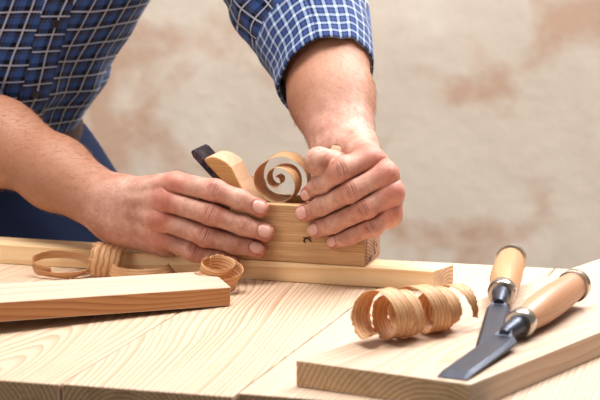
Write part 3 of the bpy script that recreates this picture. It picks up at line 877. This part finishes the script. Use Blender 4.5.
# torso rings: z over the bench, centre x, centre y, half width, half depth
TOR = [(.060, -.425, 2.600, .140, .105), (.102, -.420, 2.590, .160, .116), (.125, -.418, 2.58, .173, .126), (.150, -.412, 2.57, .188, .136), (.172, -.404, 2.56, .186, .138), (.20, -.393, 2.55, .186, .138),
       (.255, -.368, 2.53, .192, .140), (.32, -.34, 2.51, .200, .140), (.40, -.31, 2.50, .205, .132), (.46, -.288, 2.49, .200, .118), (.505, -.275, 2.485, .165, .098), (.535, -.268, 2.48, .10, .078), (.55, -.262, 2.475, .068, .066)]
SH_ROT = .38
def torso(phi, z, out=0.):
    cx_, cy_, a, b = interp(TOR, z)
    n1 = mnoise.noise(Vector((math.cos(phi)*2.2, math.sin(phi)*2.2+z*5, z*9)))
    n2 = mnoise.noise(Vector((math.cos(phi)*4+z*11, math.sin(phi)*4, z*7+3)))
    env = max(0, min(1, (z-.08)/.05))*max(0, min(1, (.5-z)/.08))
    f = 1+env*(  .06*n1+.045*n2+.016*math.sin(phi*9+z*34+2*n1)*max(0, 1-abs(z-.13)/.09))
    ca, sa = math.cos(phi), math.sin(phi)
    k = 2.3; q = (abs(ca)**k+abs(sa)**k)**(-1/k)
    x, y = (a*f+out)*ca*q, (b*f+out)*sa*q
    # blousing droop at the hem is lowest in front
    return np.array([cx_+x*math.cos(0)-0*y, cy_+y, ZT+z])
NU, NV = 150, 90
V = []; uv = []; Fc = []
z_l = np.linspace(.072, .55, NV); acc = 0
for j, z in enumerate(z_l):
    for i in range(NU+1):
        phi = -PI+2*PI*i/NU-PI/2
        V.append(torso(phi, z)); uv.append((phi*.165+.004, z*1.02+.003))
for j in range(NV-1):
    for i in range(NU):
        a = j*(NU+1)+i; Fc.append((a, a+1, a+NU+2, a+NU+1))
shirt = mesh_obj('shirt', V, Fc, [M_plaid, M_cuff], person, True, uv)
md = shirt.modifiers.new('cloth', 'SOLIDIFY'); md.thickness = .0012
tag(shirt, 'blue checked button shirt')
def proj(p_):
    r = p_-CAM; fw = r[1]*cp-r[2]*sp; up = r[1]*sp+r[2]*cp
    return 300+F*r[0]/fw, 200-F*up/fw
# placket and buttons
def phi_at(z, du):
    best = None
    for k in range(0, 181):
        phi = -PI+PI*k/180
        u_, v_ = proj(torso(phi, z)); tgt = 38+(80-v_)*.27+du
        if best is None or abs(u_-tgt) < best[0]: best = (abs(u_-tgt), phi)
    return best[1]
zs = np.linspace(.10, .47, 60); V = []; uv = []; Fc = []
for j, z in enumerate(zs):
    p0, p1 = phi_at(min(z, .36), -16), phi_at(min(z, .36), 16)
    for i in range(9):
        phi = p0+(p1-p0)*i/8; e = .0022 if 0 < i < 8 else -.001
        V.append(torso(phi, z, e)); uv.append((phi*.165+.012, z*1.02+.008))
for j in range(len(zs)-1):
    for i in range(8): a = j*9+i; Fc.append((a, a+1, a+10, a+9))
placket = mesh_obj('placket', V, Fc, M_plaid, shirt, True, uv)
def flat_mat(name, col, rough=.5, metal=0.):
    s = NT(name); co = s.coord(); s.l.new(s.mix(s.noise(co, 120, 3), tuple(q*.8 for q in lin(col)), lin(col)), s.b.inputs['Base Color'])
    s.b.inputs['Roughness'].default_value = rough; s.b.inputs['Metallic'].default_value = metal; return s.m
M_but = flat_mat('horn_button', (66, 58, 62), .3)
for tv in (95, 25, -45, -115):
    zb = min(zs, key=lambda z: abs(proj(torso(phi_at(z, 0), z))[1]-tv)); ph_ = phi_at(zb, 0)
    c = torso(ph_, zb, .003); n_ = nrm(torso(ph_, zb, .02)-torso(ph_, zb, 0))
    lathe('button', [(-.001, .0046), (.0008, .0050), (.0018, .0046), (.0020, .0036), (.0012, .0030), (.0012, .0004)], M_but, shirt, c, n_, 20)
def tube(name, keys, mat, parent, n=60, seg=72, fold=.0, seed=0, uscale=None, ruv=0., solid=.0012, flat=None):
    """keys: x, y, z, radius"""
    K = cr(keys, n); V = []; uv = []; Fc = []; L = 0; fr = None
    for i in range(n):
        c = K[i][:3]; tg = nrm(K[min(i+1, n-1)][:3]-K[max(i-1, 0)][:3])
        if fr is None: fr = nrm(np.cross(tg, (0, 1, 0)))
        fr = nrm(fr-tg*np.dot(fr, tg)); bi = np.cross(tg, fr)
        if i: L += np.linalg.norm(c-K[i-1][:3])
        for k in range(seg+1):
            t = 2*PI*k/seg; d = fr*math.cos(t)+bi*math.sin(t)
            nn = mnoise.noise(Vector((math.cos(t)*1.6+seed, math.sin(t)*1.6, L*22+math.sin(t+seed)*1.2)))
            n2 = mnoise.noise(Vector((math.cos(t)*3, math.sin(t)*3+seed, L*45)))
            r = K[i][3]*(1+fold*(nn*1.2+n2*.5))
            V.append(c+d*r); uv.append((t*.062+ruv, L))
    for i in range(n-1):
        for k in range(seg): a = i*(seg+1)+k; Fc.append((a, a+1, a+seg+2, a+seg+1))
    o = mesh_obj(name, V, Fc, mat, parent, True, uv)
    md = o.modifiers.new('cloth', 'SOLIDIFY'); md.thickness = solid
    return o
def kp(p_, r): return (*p_, r)
ax_ = L_el-L_w
LA = lambda t: L_w+ax_*t
# left sleeve and its turned-up cuff
def W2(u, v, y): return W(u, v, y)
yE = L_el[1]
tube('sleeve', [kp(LA(.66)+ea*.001, .0545), kp(W(319, 34, yE-.035), .061), kp(W(300, 0, yE+.000), .077), kp(W(280, -50, yE+.02), .080), kp(W(258, -130, yE+.03), .082), kp((-.105, 2.50, ZT+.455), .080), kp((-.15, 2.49, ZT+.47), .07)],
     M_plaid, shirt, 90, 90, .095, 3, ruv=.01)
bnL = nrm(np.cross(nrm(ax_), nrm(ea))); bnL = bnL if bnL@CD > 0 else -bnL
def cuffmesh(base, axis, n1, prof, tilt, side_t, parent, seed, fold=.02):
    a_ = nrm(axis); n1 = nrm(n1-a_*np.dot(n1, a_)); s1 = np.cross(a_, n1); V = []; uv = []; Fc = []; seg = 96; L = 0
    if s1@ea < 0: s1 = -s1
    pr = cr(prof, 60)
    for i, (s_, r, ox, oz) in enumerate(pr):
        if i: L += math.hypot(s_-pr[i-1][0], r-pr[i-1][1])
        for k in range(seg+1):
            t = 2*PI*k/seg; c_, q_ = math.cos(t), math.sin(t)
            nn = mnoise.noise(Vector((c_*1.8+seed, q_*1.8, s_*30))); n3 = mnoise.noise(Vector((c_*3.5+seed, q_*3.5, s_*9+5)))
            rr = r*(1+fold*nn*1.5+fold*n3); sd = s_+tilt*c_+side_t*q_+.004*n3
            V.append(base+a_*sd+(n1*c_+s1*q_)*rr+ea*ox+np.array([0, 0, oz])); uv.append((t*.055, L))
    for i in range(len(pr)-1):
        for k in range(seg): a = i*(seg+1)+k; Fc.append((a, a+1, a+seg+2, a+seg+1))
    o = mesh_obj('cuff', V, Fc, M_cuff, parent, True, uv)
    md = o.modifiers.new('cloth', 'SOLIDIFY'); md.thickness = .0015; return o
cuff = cuffmesh(L_w, ax_, bnL, [(.140, .0490, 0, 0), (.118, .0490, 0, 0), (.107, .0485, 0, 0), (.102, .0505, 0, 0), (.105, .0530, 0, 0), (.125, .0545, .001, 0), (.145, .0575, 0, 0), (.162, .0610, -.002, 0), (.171, .0630, -.003, 0), (.174, .0610, -.003, 0), (.170, .0570, -.003, 0)],
     .004, .009, shirt, 5, .024)
tag(cuff, 'turned-up cuff in fine blue and white check')
# right sleeve, mostly outside the picture
RA = lambda t: R_w+(R_el-R_w)*t
tube('sleeve', [kp(R_el+np.array([-.004, .0, .004]), .056), kp(R_el+np.array([-.012, .008, .02]), .064), kp(R_el+np.array([-.022, .02, .06]), .070), kp((R_el+shR)/2+np.array([-.01, .01, 0]), .07), kp((-.45, 2.51, ZT+.455), .078), kp((-.40, 2.50, ZT+.47), .07)], M_plaid, shirt, 70, 80, .07, 8)
cuffmesh(R_w, R_el-R_w, nrm((0, -1, .3)), [(.262, .046, 0, 0), (.250, .047, 0, 0), (.248, .050, 0, 0), (.252, .053, 0, 0), (.272, .057, 0, 0), (.292, .060, 0, 0), (.295, .056, 0, 0)], .005, 0, shirt, 9)
# collar
tube('collar', [kp((-.262, 2.475, ZT+.535), .074), kp((-.260, 2.47, ZT+.56), .066), kp((-.258, 2.465, ZT+.572), .068), kp((-.262, 2.472, ZT+.55), .082)], M_plaid, shirt, 30, 60, .02, 2)

# jeans, belt, shoes
def denim():
    s = NT('dark_denim'); co = s.coord(); n = s.noise(co, 9, 4); f = s.noise(co, 900, 2)
    c = s.mix(n, lin((8, 13, 32)), lin((18, 30, 62)))
    c = s.mix(s.math('MULTIPLY', f, .25), c, lin((60, 84, 140)))
    s.l.new(c, s.b.inputs['Base Color']); s.b.inputs['Roughness'].default_value = .9
    s.bump(s.math('ADD', f, n), .4, .002); return s.m
hipc = np.array([-.405, 2.62, ZT-.04]); 
kR, kL = np.array([-.56, 2.62, ZT-.42]), np.array([-.31, 2.66, ZT-.42]); aR, aL = np.array([-.58, 2.72, .09]), np.array([-.30, 2.80, .09])
def J_sdf(p):
    d = cone(p, hipc+np.array([0, -.02, .125]), hipc+np.array([.012, 0, 0]), .145, .210, (0, 1, .1), 1.3)
    d = smin(d, cone(p, hipc+np.array([-.085, 0, -.04]), kR, .105, .078), .03)
    d = smin(d, cone(p, hipc+np.array([.095, -.02, -.03]), kL, .110, .078), .03)
    d = smin(d, cone(p, kR, aR, .078, .058), .02); d = smin(d, cone(p, kL, aL, .078, .058), .02)
    d = np.maximum(d, p[:, 2]-(ZT+.098))
    d = d+.003*np.sin(p[:, 2]*55+p[:, 0]*40)*np.sin(p[:, 0]*33+p[:, 1]*25)
    return np.maximum(d, .035-p[:, 2])
VJ, FJ = sculpt(J_sdf, (-.8, 2.35, 0), (-.05, 3.0, ZT+.2), .009)
mesh_obj('jeans', VJ, FJ.tolist(), denim(), person, True)
M_belt = flat_mat('brown_leather', (70, 50, 42), .5)
V = []; Fc = []; prof = [(.0, -.017), (.004, -.016), (.0045, .016), (.0, .017), (-.004, .016), (-.004, -.016)]
for i in range(80):
    phi = 2*PI*i/80
    for (o_, z_) in prof:
        cx_, cy_, a, b = interp(TOR, .104); V.append(np.array([cx_+(a-.004+o_)*math.cos(phi), cy_+(b-.004+o_)*math.sin(phi), ZT+.088+z_]))
for i in range(80):
    for k in range(6): Fc.append((i*6+k, i*6+(k+1) % 6, ((i+1) % 80)*6+(k+1) % 6, ((i+1) % 80)*6+k))
mesh_obj('belt', V, Fc, M_belt, person, False)
M_shoe = flat_mat('shoe_leather', (48, 38, 32), .5)
for a_ in (aR, aL):
    def S_sdf(p, a_=a_):
        d = cone(p, (a_[0], a_[1]+.03, .045), (a_[0]-.01, a_[1]-.15, .035), .045, .038, (0, 0, 1), 1.1)
        d = smin(d, cone(p, (a_[0], a_[1]+.01, .05), (a_[0], a_[1]+.01, .11), .044, .046), .02)
        return np.maximum(d, .001-p[:, 2])
    v_, f_ = sculpt(S_sdf, (a_[0]-.1, a_[1]-.25, -.02), (a_[0]+.1, a_[1]+.12, .2), .007)
    mesh_obj('shoe', v_, f_.tolist(), M_shoe, person, True)
def H_sdf(p):
    d = cone(p, head+np.array([0, .022, .045]), head+np.array([0, .035, .02]), .090, .088)
    cut = cone(p, head+np.array([0, -.09, .02]), head+np.array([0, -.09, -.08]), .075, .075)
    return np.maximum(np.maximum(d, -cut), -(p[:, 2]-(head[2]-.04)))
v_, f_ = sculpt(H_sdf, head-.15, head+.18, .006)
mesh_obj('hair', v_, f_.tolist(), flat_mat('brown_hair', (64, 44, 30), .6), person, True)
# ================================================================== CAMERA, LIGHT
cam = bpy.data.cameras.new('camera'); cam.sensor_width = 36; cam.lens = F/600*36
cam.dof.use_dof = True; cam.dof.focus_distance = 2.14; cam.dof.aperture_fstop = 10
co_ = bpy.data.objects.new('camera', cam); co_.location = Vector(CAM); co_.rotation_euler = (PI/2-PITCH, 0, 0)
COL.objects.link(co_); SC.camera = co_
def area(name, loc, target, size, power, color):
    l = bpy.data.lights.new(name, 'AREA'); l.shape = 'RECTANGLE'; l.size = size[0]; l.size_y = size[1]; l.energy = power; l.color = color
    o = bpy.data.objects.new(name, l); o.location = loc
    o.rotation_euler = (Vector(target)-Vector(loc)).to_track_quat('-Z', 'Y').to_euler()
    COL.objects.link(o); return o
T = (0, 2.15, ZT)
area('window_light', (.75, 2.75, ZT+1.15), (0, 2.1, ZT+.05), (.6, .55), 21, (.95, .97, 1.0))
area('ceiling_light', (-.3, 1.95, ZT+1.5), T, (.8, .6), 12.5, (1.0, .98, .95))
area('fill_light', (-1.8, .2, ZT+.9), T, (1.4, 1.2), 16, (1.0, .93, .86))
area('wall_light', (.4, 2.3, ZT+2.3), (.3, 3.5, ZT+.3), (2.5, .8), 70, (1.0, .97, .94))
w = bpy.data.worlds.new('studio_air'); w.use_nodes = True; SC.world = w
w.node_tree.nodes['Background'].inputs[0].default_value = (1, .97, .94, 1)
w.node_tree.nodes['Background'].inputs[1].default_value = .28
SC.view_settings.view_transform = 'Standard'; SC.view_settings.look = 'Medium High Contrast'
SC.view_settings.exposure = 0.0
